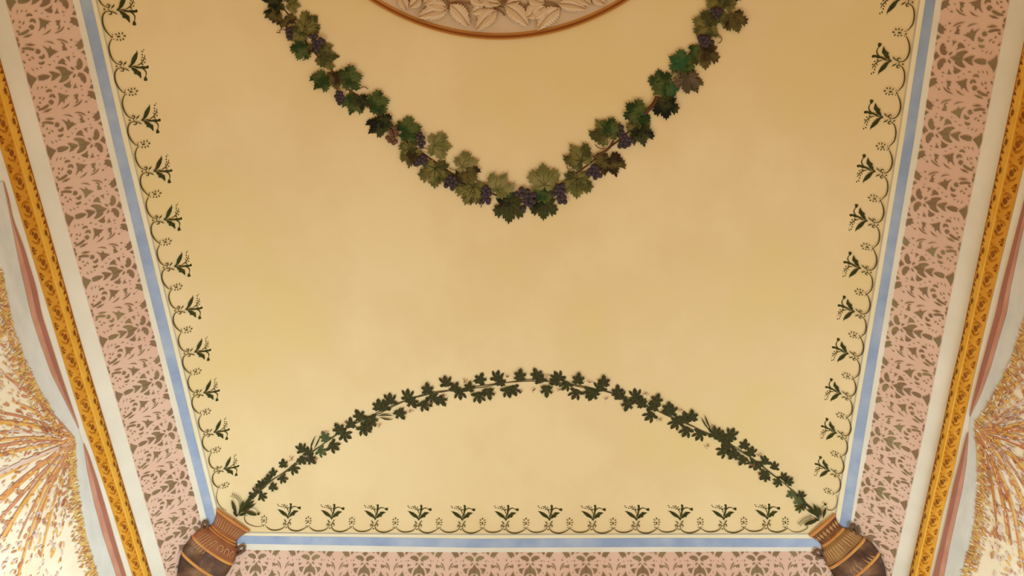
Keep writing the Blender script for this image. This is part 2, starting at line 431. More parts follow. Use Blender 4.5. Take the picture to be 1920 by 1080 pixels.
# ------------------------------------------------------------------ gilded mouldings
def gold(S, sgn, side, mot):
    root = empty('gilded_moulding', lift(interp(S['gold_in'], 2.0), 2.0)); org = np.array(root.location)
    tag(root, 'gold moulding with brown leaf motifs along the %s side of the ceiling' % side, 'moulding', 'gilded mouldings')
    prof = [(0, .004), (.07, .012), (.09, .012), (.3, .028), (.53, .034), (.56, .032), (.8, .026), (1, .004)]
    def G(Y, t, o): 
        X = interp(S['gold_in'], Y) * (1 - t) + interp(S['gold_out'], Y) * t
        return lift(X, Y, interp(prof, t) + o)
    Ye = yB + 2.0; mb = MB(); ny = 90
    rows = [[G(Y0 + (yB + 1.35 - Y0) * j / ny, t, 0) for j in range(ny + 1)] for t, _ in prof]
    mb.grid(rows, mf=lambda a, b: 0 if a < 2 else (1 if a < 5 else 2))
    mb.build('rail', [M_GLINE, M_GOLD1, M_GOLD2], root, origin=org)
    Ys = [surf(x, y)[1] for x, y in mot]; per, ph = np.polyfit(np.arange(len(mot)), Ys, 1)
    k0 = int((Y0 - ph) / per); 
    for k in range(k0 + 2, k0 + 60):
        Yc = ph + per * k
        if Yc > yB + 1.2: break
        if Yc < flat(960, -60)[1]: continue
        mb = MB(); f = lambda s, t: G(Yc + s * per, t, .004)
        f2 = lambda s, t: G(Yc + s * per, t, .002)
        # ringed bud on the outer half: amber curls round a dark almond
        for a0, a1 in ((-2.5, -.35), (.5, 2.5)):
            pts = [(math.sin(a) * .27, .77 + math.cos(a) * .15) for a in np.linspace(a0, a1, 9)]
            stroke(mb, pts, .06, mi=1, f=f2, taper=lambda u: .25 + math.sin(math.pi * u))
        blob(mb, 0, .77, .12, .075, .3, mi=0, n=8, f=f, pointed=True)
        blob(mb, .15, .70, .07, .035, .8, mi=0, n=6, f=f); blob(mb, -.12, .84, .07, .03, .5, mi=0, n=6, f=f)
        blob(mb, -.36, .66, .05, .03, .2, mi=1, n=6, f=f); blob(mb, .40, .66, .05, .03, .2, mi=1, n=6, f=f)
        for s0 in (-.40, .40):
            mb.poly([f2(s0 - .05, .96), f2(s0 + .09, .96), f2(s0 + .02, .88)], 0)
        # ragged star leaf on the inner half
        st = []
        for q in range(12):
            a = 2 * math.pi * q / 12; rr = (1.0 if q % 2 == 0 else .5) * (1.15 if q in (0, 6) else 1)
            st.append(f(math.cos(a) * .16 * rr, .30 + math.sin(a) * .105 * rr))
        mb.poly(st, 0)
        # teeth along the inner edge
        for s0, hh in ((-.36, .2), (-.2, .12), (.22, .13), (.38, .22)):
            mb.poly([f2(s0 - .07, .11), f2(s0 + .08, .11), f2(s0 + .03, .11 + hh)], 0 if hh > .15 else 1)
        for s0 in (-.47, .5):
            mb.poly([f2(s0 - .06, .97), f2(s0 + .06, .97), f2(s0, .84)], 1)
        mb.build('leaf_motif', [M_GDARK, M_GMID], root, origin=org)
    return root
gold(SL, -1, 'left', [(101, 584), (116, 629), (129, 672.5), (144, 716), (156, 757.5), (168, 796)])
gold(SR, 1, 'right', [(1845, 565), (1835, 613), (1826, 657), (1816, 700), (1807, 741), (1799, 782)])

# ------------------------------------------------------------------ ribbons with rose lining, and fan canopies
def px_region(mb, left, right, ys, off, mi=0, nx=5):
    mb.grid([[sp(left(y) + (right(y) - left(y)) * i / nx, y, off) for i in range(nx + 1)] for y in ys], mi)
def lens(Lp, Rp, off, name, m, root, org, frac=(0, 1), n=30):
    ya = max(Lp[0][0], Rp[0][0]); yb = min(Lp[-1][0], Rp[-1][0]); mb = MB()
    L = lambda y: interp(Lp, y) + (interp(Rp, y) - interp(Lp, y)) * frac[0]
    Rr = lambda y: interp(Lp, y) + (interp(Rp, y) - interp(Lp, y)) * frac[1]
    px_region(mb, L, Rr, np.linspace(ya, yb, n), off, nx=2)
    o = mb.build(name, m, root, origin=org)
    return o
EL = [(330, -62), (440, -22), (495, 0), (540, 8), (610, 22), (675, 45), (735, 75), (777, 100), (809, 125), (820, 138), (844, 140), (897, 142), (956, 150), (1010, 161), (1080, 182), (1180, 212)]
RL1L = [(340, 4), (370, 10), (430, 22), (482, 32), (540, 45), (592, 57), (647, 75), (702, 95), (745, 117), (792, 140), (803, 145)]
RL1R = [(340, 5), (370, 14), (410, 22), (465, 43), (540, 66), (590, 76), (640, 92), (702, 112), (755, 130), (790, 142), (803, 146)]
RL2L = [(830, 154), (878, 161), (940, 174), (999, 190), (1075, 215), (1180, 250)]
RL2R = [(830, 154.6), (852, 164), (905, 182), (962, 199), (1018, 215), (1075, 233), (1180, 266)]
ER = [(300, 2020), (400, 1985), (500, 1950), (607, 1920), (650, 1907), (682, 1895), (732, 1870), (765, 1850), (792, 1831), (802, 1830), (844, 1834), (903, 1836), (962, 1832), (1005, 1826), (1037, 1817), (1080, 1805), (1180, 1772)]
RR1L = [(330, 1934), (395, 1918), (460, 1901), (540, 1880), (585, 1870), (640, 1855), (695, 1840), (747, 1827), (780, 1820)]
RR1R = [(330, 1935), (395, 1929), (460, 1914), (540, 1897), (585, 1890), (635, 1875), (687, 1860), (737, 1842), (780, 1821)]
RR2L = [(809, 1817), (825, 1812), (870, 1801), (911, 1790), (972, 1777), (1031, 1763), (1080, 1751), (1180, 1722)]
RR2R = [(809, 1818), (830, 1817), (870, 1814), (919, 1806), (967, 1795), (1021, 1783), (1080, 1772), (1180, 1745)]
def ribbon(E, l1, l2, side):
    p0 = sp(*( (150, 815) if side == 'left' else (1824, 795)), 0.004); root = empty('ribbon', p0); org = np.array(p0)
    tag(root, 'long grey-white painted ribbon with rose lining outside the %s gold moulding' % side, 'ribbon', 'painted ribbons')
    inner = [(y, x) for y, x in (l1[0] if side == 'left' else l1[1])] + [(y, x) for y, x in (l2[0] if side == 'left' else l2[1])]
    e = lambda y: interp(E, y)
    def inn(y):
        v = interp(inner, y)
        return v
    ys = np.linspace(max(E[0][0], inner[0][0]), 1170, 80); mb = MB()
    px_region(mb, e, inn, ys, .006, nx=4); mb.build('band', M_RIBBON, root, origin=org)
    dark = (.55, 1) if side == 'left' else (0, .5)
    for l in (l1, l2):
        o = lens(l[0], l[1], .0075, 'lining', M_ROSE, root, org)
        d = lens(l[0], l[1], .0095, 'lining_shade', M_ROSED, root, org, frac=dark); d['label'] = 'painted shade along the rose lining'
ribbon(EL, (RL1L, RL1R), (RL2L, RL2R), 'left')
ribbon(ER, (RR1L, RR1R), (RR2L, RR2R), 'right')

def canopy(E, pinch, sgn, side, rays, seed):
    rnd = random.Random(seed); e = lambda y: interp(E, y)
    p0 = sp(*pinch, .004); root = empty('fan_canopy', p0); org = np.array(p0)
    tag(root, 'cream and orange painted fan canopy gathered at the %s edge of the ceiling' % side, 'canopy', 'fan canopies')
    mb = MB(); xo = -90 if sgn < 0 else 2010
    px_region(mb, e, lambda y: xo, np.linspace(E[1][0] + 20, 1170, 60), .0065, nx=8); mb.build('cloth', M_CANOPY, root, origin=org)
    F9 = lambda o: (lambda x, y: sp(x, y, o))
    inside = lambda x, y: (x < e(y) - 1) if sgn < 0 else (x > e(y) + 1)
    for k, (ex, ey, wd, m, bend) in enumerate(rays):
        mb = MB(); a = np.array(pinch, float); b = np.array((ex, ey), float); nn = np.array((-(b - a)[1], (b - a)[0])); nn /= np.linalg.norm(nn)
        pts = [a + (b - a) * u + nn * bend * math.sin(math.pi * u) for u in np.linspace(0.03, 1, 14)]
        stroke(mb, pts, wd, f=F9(.0085 + .0006 * (k % 4)), taper=lambda u: .45 + .9 * u if u < .6 else .99 - (u - .6) * 1.2)
        L = [np.array(q) for q in pts]; off_ = nn * wd * .42
        if m is not M_MAUVE: stroke(mb, [q + off_ * (.5 + u) for q, u in zip(L, np.linspace(0, .6, 14))], max(1.0, wd * .2), mi=1, f=F9(.0094 + .0006 * (k % 4)))
        mb.build('fold_stroke', [m, M_RUST], root, origin=org)
    # speckled feathering all over the cloth
    mb = MB(); n = 0
    while n < 900:
        r = 25 + 290 * rnd.random() ** .8; th = math.radians(rnd.uniform(95, 262) if sgn < 0 else rnd.uniform(-82, 85))
        x, y = pinch[0] + r * math.cos(th), pinch[1] - r * math.sin(th) * 1.25
        if not inside(x, y) or x < -50 or x > 1970 or y > 1130 or y < 470: continue
        n += 1; l = rnd.uniform(2.5, 7.5); ang = math.atan2(y - pinch[1], x - pinch[0]) + rnd.gauss(0, .35)
        mi = rnd.choices((0, 1, 2, 3), (4, 3, 2.5, 3) if r < 150 else (2.2, 1.6, 2, 4.5))[0]
        blob(mb, x, y, l * (1 if mi != 2 else .7), l * rnd.uniform(.22, .5) * (1 if mi != 2 else .4), ang, mi=mi, n=6, f=F9(.0112), pointed=True)
    o = mb.build('feather_speckles', [M_RUST, M_OCHRE, M_DASH, M_MAUVE], root, origin=org); o['kind'] = 'stuff'
    # fringe: short dashes leaning away from the ribbon, dense at its edge
    mb = MB()
    ys = np.linspace(505 if sgn < 0 else 560, 1165, 120)
    wf = lambda y: 27 if y > pinch[1] + 20 else 33
    rows = [[sp(e(y), y, .0085), sp(e(y) + sgn * wf(y) * .5 * (1 + .25 * math.sin(y * .9)), y, .0085)] for y in ys]
    mb.grid(rows, 0)
    for k in range(1000):
        y = rnd.uniform(505 if sgn < 0 else 560, 1160); d = wf(y) * rnd.random() ** 1.2; x = e(y) + sgn * (1 + d)
        up = y < pinch[1]
        ang = math.radians(rnd.gauss(-28, 12) if sgn < 0 else rnd.gauss(208 if up else 215, 12)) + (0 if sgn < 0 or not up else 0)
        if sgn > 0: ang = math.radians(rnd.gauss(38 if not up else 40, 12))
        if sgn < 0: ang = math.radians(rnd.gauss(-30, 12))
        mi = rnd.choices((1, 2, 3, 4), (3.5, 3.5, 3, .8))[0]; l = rnd.uniform(2, 5.5)
        blob(mb, x, y, l, l * (.30 if mi != 3 else .14), ang, mi=mi, n=6, f=F9(.0105 + .0004 * (k % 3)), pointed=True)
    o = mb.build('fringe', [M_SAND, M_RUST, M_OCHRE, M_DASH, M_CANOPY], root, origin=org); o['kind'] = 'stuff'
canopy(EL, (139, 826), -1, 'left', [
 (-60, 925, 13, M_OCHRE, 6), (-50, 985, 12, M_ORANGE, 8), (-40, 1020, 7, M_RUST, 6), (0, 1010, 9, M_OCHRE, 8), (5, 1015, 4, M_ORANGE, 12), (30, 1090, 6, M_OCHRE, 14), (32, 1010, 4, M_RUST, 8),
 (52, 1030, 5, M_ORANGE, 8), (75, 1045, 5, M_OCHRE, 6), (60, 960, 7, M_OCHRE, 5), (100, 940, 4, M_ORANGE, 3), (-40, 905, 8, M_MAUVE, 3),
 (-60, 872, 8, M_OCHRE, 7), (-60, 850, 7, M_RUST, 9), (-50, 835, 6, M_OCHRE, 10), (-40, 790, 8, M_OCHRE, 12), (-30, 770, 5, M_RUST, 12), (20, 752, 5, M_OCHRE, 8), (-40, 812, 5, M_MAUVE, 9), (0, 700, 5, M_RUST, 8)], 3)
canopy(ER, (1836, 806), 1, 'right', [
 (1990, 880, 12, M_ORANGE, -10), (1960, 930, 10, M_OCHRE, -12), (1935, 985, 9, M_OCHRE, -14), (1920, 1060, 6, M_OCHRE, -18), (1900, 1020, 4, M_RUST, -10), (1893, 1000, 5, M_OCHRE, -9),
 (1872, 965, 4, M_ORANGE, -5), (1990, 840, 8, M_OCHRE, -4), (1990, 812, 10, M_OCHRE, -3), (1990, 798, 7, M_ORANGE, 3), (1985, 770, 8, M_OCHRE, 8), (1960, 745, 5, M_RUST, 8),
 (1950, 725, 6, M_MAUVE, 6), (1975, 860, 6, M_MAUVE, -6), (1930, 1100, 4, M_ORANGE, -16), (1945, 950, 4, M_RUST, -10), (1875, 1010, 3, M_RUST, -6)], 5)

# ------------------------------------------------------------------ border sprigs, star blossoms and tendrils
def Z(x, y): return ((x - 570) / 817.0, (690 - y) / 817.0)
def zp(pts): return [Z(*p) for p in pts]
def poly_mesh(name, polys=(), strokes=(), blobs=(), m=None, z=0.0):
    mb = MB()
    for p in polys: mb.poly([(x, y, z) for x, y in zp(p)])
    for pts, wd in strokes:
        stroke(mb, smooth_line(zp(pts), max(6, 4 * len(pts))), wd * 1.35 / 817.0, z=z, taper=lambda u: .6 + .7 * math.sin(math.pi * u))
    for x, y, rx, ry, a in blobs:
        X, Y = Z(x, y); blob(mb, X, Y, rx * 1.12 / 817.0, ry * 1.3 / 817.0, a, z=z, n=8)
    return mb.mesh(name, m)
SPR = [
 ('leaf', poly_mesh('leaf', [[(375,360),(430,358),(500,385),(560,430),(605,500),(600,535),(570,490),(490,455),(440,410),(410,372)]], m=M_STENCIL)),
 ('leaf', poly_mesh('leaf', [[(600,500),(640,430),(690,390),(700,372),(760,375),(800,385),(755,410),(730,430),(715,470),(680,465),(660,485),(625,490),(605,530)]], m=M_STENCIL, z=.002)),
 ('leaf', poly_mesh('leaf', [[(595,500),(600,430),(625,370),(618,320),(632,290),(618,250),(640,228),(664,250),(664,300),(652,360),(640,410),(615,450)]], m=M_STENCIL, z=.004)),
 ('wheat_spike', poly_mesh('wheat_spike', strokes=[([(600,400),(585,355),(550,310),(500,275),(460,265)], 9)],
    blobs=[(390,262,15,7,.3),(430,240,14,7,-.6),(475,240,14,7,-.6),(525,262,14,7,-.8),(570,285,14,7,-.9),(592,325,14,9,1.2),(410,290,14,7,.5),(455,300,14,7,.5),(495,305,13,7,.5),(530,325,13,6,.4)], m=M_TENDRIL, z=.002)),
 ('flower_bud', poly_mesh('flower_bud', [[(770,315),(800,305),(832,298),(842,325),(832,352),(800,345),(783,332)]], [([(625,380),(660,330),(710,298),(775,310)], 10)], m=M_STENCIL, z=.005)),
 ('leaflet', poly_mesh('leaflet', [[(518,535),(545,548),(578,600),(545,582)]], m=M_STENCIL)),
 ('leaflet', poly_mesh('leaflet', [[(668,528),(640,538),(600,600),(628,582)]], m=M_STENCIL)),
 ('scroll_knot', poly_mesh('scroll_knot', strokes=[([(545,632),(600,632)], 6), ([(548,655),(548,620),(528,608),(512,625),(522,652)], 10), ([(602,655),(606,615),(630,600),(652,622),(640,650)], 10)],
    blobs=[(570,690,11,11,0)], m=M_TENDRIL)),
]
T1 = poly_mesh('tendril', strokes=[([(548,650),(520,690),(460,725),(370,742),(280,735),(220,705),(172,668)], 11)], m=M_TENDRIL)
T2 = poly_mesh('tendril', strokes=[([(602,650),(612,690),(670,735),(770,753),(860,735),(920,705),(968,676)], 12)], m=M_TENDRIL)
# star blossom: origin at its base dot
def SB_(x, y): return (x - 160 + 570, y - 665 + 690)
STAR = MB()
for x, y, rx, ry, a in ((160,490,17,9,1.57),(120,515,15,8,-.7),(202,518,15,8,.7),(116,560,14,8,-.1),(208,560,14,8,.1),(124,604,13,8,.6),(200,604,13,8,-.6),(158,575,24,10,1.57),(150,665,11,11,0),(120,650,10,5,.6),(185,650,10,5,-.6)):
    X, Y = Z(*SB_(x, y)); blob(STAR, X, Y, rx * 1.15 / 817., ry * 1.25 / 817., a, n=8)
STARM = STAR.mesh('star_blossom', M_TENDRIL)

def border_frame(px, py, inward, off=.006):
    p = surf(px, py); c = normal(p[0], p[1]); b = np.array(inward, float); b = b - c * b.dot(c); b /= np.linalg.norm(b)
    return p + c * off, np.cross(b, c), b, c
def sprig(fr, S, label, group, flip=1, sc_=1.0):
    root = empty('flower_sprig'); root.matrix_world = fmat(*fr, (S * sc_, S * sc_, S * sc_)); tag(root, label, 'flower motif', group)
    for nme, me in SPR: link(nme, me, root)
    return root
def star(fr, S, label, group):
    o = link('star_blossom', STARM); o.matrix_world = fmat(*fr, (S, S, S)); tag(o, label, 'flower motif', group); return o
def border(dots, inward, key, along_names, after, group):
    P = [np.array(d, float) for d in dots]
    W = [surf(*d) for d in dots]
    S = float(np.mean([np.linalg.norm(W[i + 1] - W[i]) for i in range(len(W) - 1)]))
    root = empty('scroll_vine', sp(*dots[0], .006)); tag(root, 'thin olive scroll vine looping along the %s border' % key, 'vine border', 'scroll vines of the border')
    inv = Matrix.Translation(root.location).inverted()
    for i, d in enumerate(dots):
        fr = border_frame(*d, inward)
        sprig(fr, S, '%s %s' % (ORD[i], after), group)
        for me in (T1, T2):
            o = link('tendril', me, root); o.matrix_local = inv @ fmat(*fr, (S, S, S))
    return root, S
bott = [(537 + 81.72 * k, (989, 990.5, 991.5, 992.5, 993, 993, 993, 993, 993, 992.5, 992, 991)[k]) for k in range(12)]
left = [(195, 17), (218, 124), (242.5, 225), (266, 321), (286, 412.5), (306, 501), (327.5, 582), (345, 662), (362.5, 739), (382, 813), (401, 882)]
right = [(1712, 4), (1694, 120), (1677.5, 226), (1662.5, 328), (1647, 421), (1634, 510), (1622, 592), (1610, 671), (1596, 746), (1587, 820), (1574, 891)]
rb, SBt = border(bott, (0, -1, 0), 'bottom', None, 'green flower sprig from the left vase along the bottom border', 'flower sprigs of the bottom border')
rl, SLt = border(left, (1, 0, 0), 'left', None, 'green flower sprig from the top of the left border', 'flower sprigs of the left border')
rr, SRt = border(right, (-1, 0, 0), 'right', None, 'green flower sprig from the top of the right border', 'flower sprigs of the right border')
def stars(dots, inward, S, word, group, before, afterp):
    pts = []
    for a, b in zip(dots[:-1], dots[1:]): pts.append(((a[0] + b[0]) / 2, (a[1] + b[1]) / 2))
    if before: pts.insert(0, before)
    if afterp: pts.append(afterp)
    for i, p in enumerate(pts):
        fr = border_frame(*p, inward); b = fr[2]
        fr = (fr[0] + b * S * .03,) + fr[1:]
        star(fr, S, '%s tiny starburst blossom %s' % (ORD[i], word), group)
stars(bott, (0, -1, 0), SBt, 'from the left vase in the bottom border', 'starburst blossoms of the bottom border', (495, 988), (1473, 991.5))
stars(left, (1, 0, 0), SLt, 'from the top of the left border', 'starburst blossoms of the left border', None, (408, 914))
stars(right, (-1, 0, 0), SRt, 'from the top of the right border', 'starburst blossoms of the right border', None, (1567, 925))
# tendrils reaching the corners behind the vases
def px_tendril(root, pts, wd=1.1):
    mb = MB(); stroke(mb, smooth_line(pts, 18), wd, f=lambda x, y: sp(x, y, .006), taper=lambda u: .6 + .6 * math.sin(math.pi * u))
    mb.build('tendril', M_TENDRIL, root, origin=np.array(root.location))
px_tendril(rl, [(408, 915), (405, 930), (408, 942), (414, 951), (424, 957)]); px_tendril(rb, [(492, 987), (478, 987), (464, 981), (459, 973), (460, 966), (465, 967)])
px_tendril(rb, [(1476, 990), (1487, 997), (1500, 997), (1512, 991), (1514, 986), (1509, 986)]); px_tendril(rr, [(1570, 927), (1571, 940), (1566, 952), (1558, 956), (1551, 953), (1552, 948)])

# ------------------------------------------------------------------ leaf meshes
VL = [(0,.5),(.05,.40),(.10,.42),(.11,.32),(.18,.34),(.18,.24),(.15,.17),(.24,.26),(.30,.34),(.33,.24),(.42,.27),(.41,.16),(.50,.10),(.41,.04),(.44,-.05),(.34,-.06),(.28,-.09),(.36,-.16),(.40,-.27),(.30,-.26),(.27,-.37),(.18,-.32),(.08,-.36),(.04,-.27),(0,-.2)]
VL2 = [(0,.52),(.06,.43),(.05,.36),(.12,.38),(.13,.28),(.20,.27),(.17,.2),(.30,.26),(.38,.36),(.39,.25),(.47,.22),(.43,.13),(.47,.04),(.39,.02),(.42,-.08),(.34,-.10),(.40,-.2),(.31,-.24),(.32,-.34),(.22,-.31),(.16,-.38),(.10,-.32),(.04,-.25),(0,-.18)]
IV = [(0,.5),(.09,.40),(.13,.28),(.06,.10),(.13,.15),(.22,.31),(.35,.38),(.36,.27),(.31,.12),(.16,.0),(.31,-.01),(.44,-.11),(.35,-.22),(.17,-.18),(.05,-.26),(0,-.2)]
IV2 = [(0,.52),(.07,.42),(.13,.40),(.11,.30),(.15,.22),(.10,.12),(.22,.22),(.34,.28),(.31,.19),(.40,.14),(.30,.07),(.22,-.02),(.33,-.08),(.38,-.2),(.26,-.2),(.16,-.28),(.06,-.22),(0,-.2)]
def leaf_mesh(name, half, mats, cy=-.14, hgt=.035, veins=((0, .44), (.37, .27), (.36, -.2)), seed=0, jit=.012, wv=.022):
    rnd = random.Random(seed)
    full = half[:-1] + [(-x, y) for x, y in reversed(half[:]) if x != 0]
    full = half + [(-x, y) for x, y in reversed(half[1:-1])]
    full = [(x + rnd.uniform(-jit, jit), y + rnd.uniform(-jit, jit)) for x, y in full]
    mb = MB(); n = len(full); C = (0, cy, hgt)
    ring = []
    for x, y in full:
        d = math.hypot(x, y - cy)
        ring.append((x * .6, cy + (y - cy) * .6, hgt * (.35 + .9 * min(1, d / .5))))
    for k in range(n):
        j = (k + 1) % n
        mb.poly([C, ring[k], ring[j]]); mb.poly([ring[k], full[k] + (0.0,), full[j] + (0.0,), ring[j]])
    def hz(u): return hgt * (1.0 + .35 * math.sin(math.pi * min(u * 1.2, 1))) * (1 - .35 * u) + .006
    for vx, vy in veins:
        for s in ((1, -1) if vx else (1,)):
            pts = [(vx * s * u, cy + (vy - cy) * u) for u in np.linspace(0, .88, 5)]
            L, Rr = strip2(pts, wv, lambda u: 1 - .7 * u)
            mb.grid([[(l[0], l[1], hz(u)), (r[0], r[1], hz(u))] for l, r, u in zip(L, Rr, np.linspace(0, .88, 5))], 1)
    return mb.mesh(name, mats)
VINE = {(k, v): leaf_mesh('vine_leaf', (VL, VL2)[v], [LM[k], LV[k]], seed=i * 2 + v) for i, k in enumerate(LEAFC) for v in (0, 1)}
IVY = {(g, v): leaf_mesh('ivy_leaf', (IV, IV2)[v], [M_IVYG if g else M_IVY, M_IVYV], seed=v, hgt=.02, wv=.016, veins=((0, .42), (.3, .28), (.36, -.12))) for g in (0, 1) for v in (0, 1)}
def put_leaf(me, name, root, px, py, ang, dia, off, asp=1.0):
    a = math.radians(ang); p, A, B, C, sa, sb = frame(px, py, math.cos(a), math.sin(a), off)
    o = link(name, me, root)
    o.matrix_local = Matrix.Translation(root.location).inverted() @ fmat(p, A, B, C, (dia * sa * asp, dia * sb, dia * (sa + sb) / 2)); return o

# ------------------------------------------------------------------ upper grapevine garland
gp = np.array(sp(985, 378, .004)); vine = empty('grapevine_garland', gp)
tag(vine, 'large grapevine garland hanging in a V below the round medallion', 'garland')
def px_tube(root, name, m, pts, rpx, off, n=40, taper=None):
    L = smooth_line(pts, n); P = []; rr = []
    for k, q in enumerate(L):
        p = surf(*q); s = np.linalg.norm(surf(q[0] + 4, q[1]) - p) / 4
        P.append(p + normal(p[0], p[1]) * off - np.array(root.location)); rr.append(rpx * s * (taper(k / (n - 1)) if taper else 1))
    mb = MB(); mb.tube(P, rr, 6); return mb.build(name, m, root, smooth=True)
px_tube(vine, 'stem', M_VSTEM, [(500,-30),(520,0),(535,20),(555,45),(575,80),(600,110),(630,140),(650,165),(680,185),(700,205),(720,230),(750,255),(790,285),(840,320),(880,345),(920,362),(970,378),(1010,372),(1050,345),(1090,318),(1120,295),(1145,275),(1175,250),(1205,220),(1230,195),(1260,165),(1285,135),(1310,100),(1335,60),(1355,20),(1378,-25)], 1.5, .001, 110)
px_tube(vine, 'stem', M_VSTEM, [(1208,212),(1217,203),(1226,192),(1231,180)], 3.6, .012, 10)
px_tube(vine, 'stem', M_VSTEM, [(1112,294),(1128,286),(1142,276),(1150,262)], 2.2, .012, 10)
for pts in ([(537,57),(530,54),(525,57),(526,61),(521,60),(519,60)], [(1343,62),(1349,66),(1353,72),(1350,79),(1345,80)], [(1343,62),(1346,68),(1350,70)], [(668,168),(676,165),(682,162),(688,164),(691,167)],
            [(1135,277),(1128,278),(1120,275),(1116,270)], [(1256,150),(1262,146),(1268,146)], [(1064,308),(1063,313),(1067,316),(1072,316)], [(568,113),(575,109),(580,104),(584,100)], [(900,380),(903,385),(902,388)],
            [(842,313),(848,317),(855,318),(860,320)], [(840,320),(847,324),(852,330)], [(790,277),(797,277),(803,279)]):
    px_tube(vine, 'tendril', M_VSTEM, pts, .75, .008, 14)
GL = [
 (519,8,165,38,'D',0),(549,8,10,34,'O',1),(506,26,140,24,'D',1),(518,30,115,30,'B',0),(530,42,100,24,'B',1),(545,35,60,26,'B',0),(508,-8,-140,36,'D',1),(540,-14,-30,40,'O',0),
 (578,45,-40,52,'O',0),(560,64,150,46,'O',1),(566,92,110,46,'G',0),(584,90,50,22,'B',0),(610,105,0,54,'O',1),
 (629,148,80,44,'B',0),(604,150,130,46,'G',1),(657,146,-12,54,'G',0),(664,193,110,48,'G',1),(676,190,80,40,'D',0),(708,192,-12,52,'G',0),
 (722,228,20,38,'D',0),(708,236,140,44,'D',1),(766,243,-15,56,'G',0),(770,283,150,50,'O',0),(772,294,105,42,'B',1),(822,272,5,56,'L',0),
 (816,322,92,66,'O',0),(874,308,-20,54,'L',0),(880,324,40,44,'B',1),(862,333,120,34,'B',0),(884,356,115,64,'O',0),(886,364,100,40,'B',1),(936,348,-60,58,'L',1),(950,366,70,34,'G',0),
 (955,388,92,64,'D',0),(1020,336,-95,66,'L',0),(1018,366,-80,40,'G',1),(1020,386,92,56,'D',0),(1082,342,92,64,'O',0),(1086,294,-125,60,'O',1),
 (1130,300,160,38,'B',0),(1147,306,70,54,'B',1),(1134,248,-125,60,'O',1),(1144,240,-75,48,'G',0),(1192,208,-140,52,'G',0),(1203,224,110,40,'G',1),(1194,240,130,42,'O',0),(1202,250,75,50,'D',1),
 (1248,198,88,54,'D',0),(1238,152,-100,50,'G',0),(1242,163,140,46,'G',1),(1258,166,60,34,'E',0),(1288,150,95,52,'M',0),(1298,156,60,42,'B',1),(1292,136,-30,26,'G',0),(1275,115,-155,50,'E',0),(1290,124,70,26,'G',1),
 (1322,103,90,58,'B',0),(1304,98,160,36,'G',1),(1322,44,-160,56,'O',0),(1330,58,100,36,'O',1),(1356,2,-100,62,'O',1),(1340,-6,180,50,'O',0),(1360,34,100,40,'O',1),(1378,38,75,50,'B',0),(1372,-16,-40,50,'D',1),
]
for i, (x, y, a, d, c, v) in enumerate(GL):
    o = put_leaf(VINE[(c, v)], 'vine_leaf', vine, x, y, a, d, .0065 + .0022 * (i % 4), 1.0)
# grapes
def grape_mesh(m):
    mb = MB(); rows = []
    for i in range(7):
        ph = math.pi / 2 * (i / 6) * 1.15 - .15 * math.pi / 2
        rows.append([(math.cos(ph) * math.cos(2 * math.pi * j / 12), math.cos(ph) * math.sin(2 * math.pi * j / 12), math.sin(ph) * .8) for j in range(13)])
    mb.grid(rows); return mb.mesh('grape', m, smooth=True)
GM = {'P': grape_mesh(M_GRAPE), 'B': grape_mesh(M_GRAPEB), 'G': grape_mesh(M_GRAPEG)}
BUN = [  # centre, then grape offsets (px) and radius
 (543,60,'P',[(-3,-5),(2,-6),(-2,1),(3,3),(-1,8),(3,10)],4.2), (592,75,'P',[(-7,-8),(2,-9),(11,-2),(-2,0),(6,4),(16,1),(-1,9),(8,11),(3,16)],4.8),
 (638,181,'P',[(-3,-9),(3,-8),(-6,-2),(1,-2),(6,-1),(-3,5),(3,5),(0,11)],4.2), (736,250,'B',[(4,-12),(-3,-6),(7,-6),(0,0),(8,0),(-8,6),(2,7),(-4,12),(7,13),(3,16)],4.6),
 (789,260,'P',[(0,-11),(-4,-5),(5,-4),(0,1),(6,6),(-3,7),(2,13)],4.4), (790,298,'P',[(3,-7),(8,-4),(-2,-2),(4,1),(9,3),(-7,3),(-2,6),(-10,8)],4.4),
 (848,340,'P',[(-3,-10),(5,-8),(-8,-3),(0,-3),(8,-1),(-2,4),(5,5),(-11,6),(1,11)],4.8), (912,363,'P',[(0,-14),(-5,-9),(5,-9),(-2,-4),(6,-2),(-6,1),(1,2),(-3,8),(5,9),(-7,13),(4,14)],4.8),
 (985,370,'P',[(-7,-17),(4,-14),(-16,-9),(-6,-7),(3,-6),(12,-6),(17,-7),(1,2),(11,3),(16,6),(2,9),(10,12),(-3,18)],5.4),
 (1048,362,'P',[(-2,-15),(6,-16),(-6,-8),(2,-8),(8,-6),(-10,0),(-1,-1),(6,1),(0,8),(10,6),(2,14),(11,14)],5.0),
 (1168,258,'P',[(-3,-21),(-2,-12),(-5,-5),(3,-5),(-1,1),(7,1),(-4,8),(4,8),(12,2),(17,4),(-6,14),(3,14),(10,11)],5.0),
 (1114,320,'P',[(-2,-10),(4,-9),(-8,-3),(0,-3),(7,-3),(-10,4),(-2,4),(6,5),(11,7),(2,11)],4.8),
 (1341,22,'P',[(-6,-4),(2,-5),(8,-3),(-3,2),(4,2),(1,8)],4.8), (1320,75,'P',[(-9,-6),(-2,-7),(5,-5),(-7,1),(1,1),(8,1),(14,3),(-3,7),(4,8)],5.0),
 (1265,140,'G',[(-4,-5),(5,-5),(7,-1),(0,5)],3.2)]
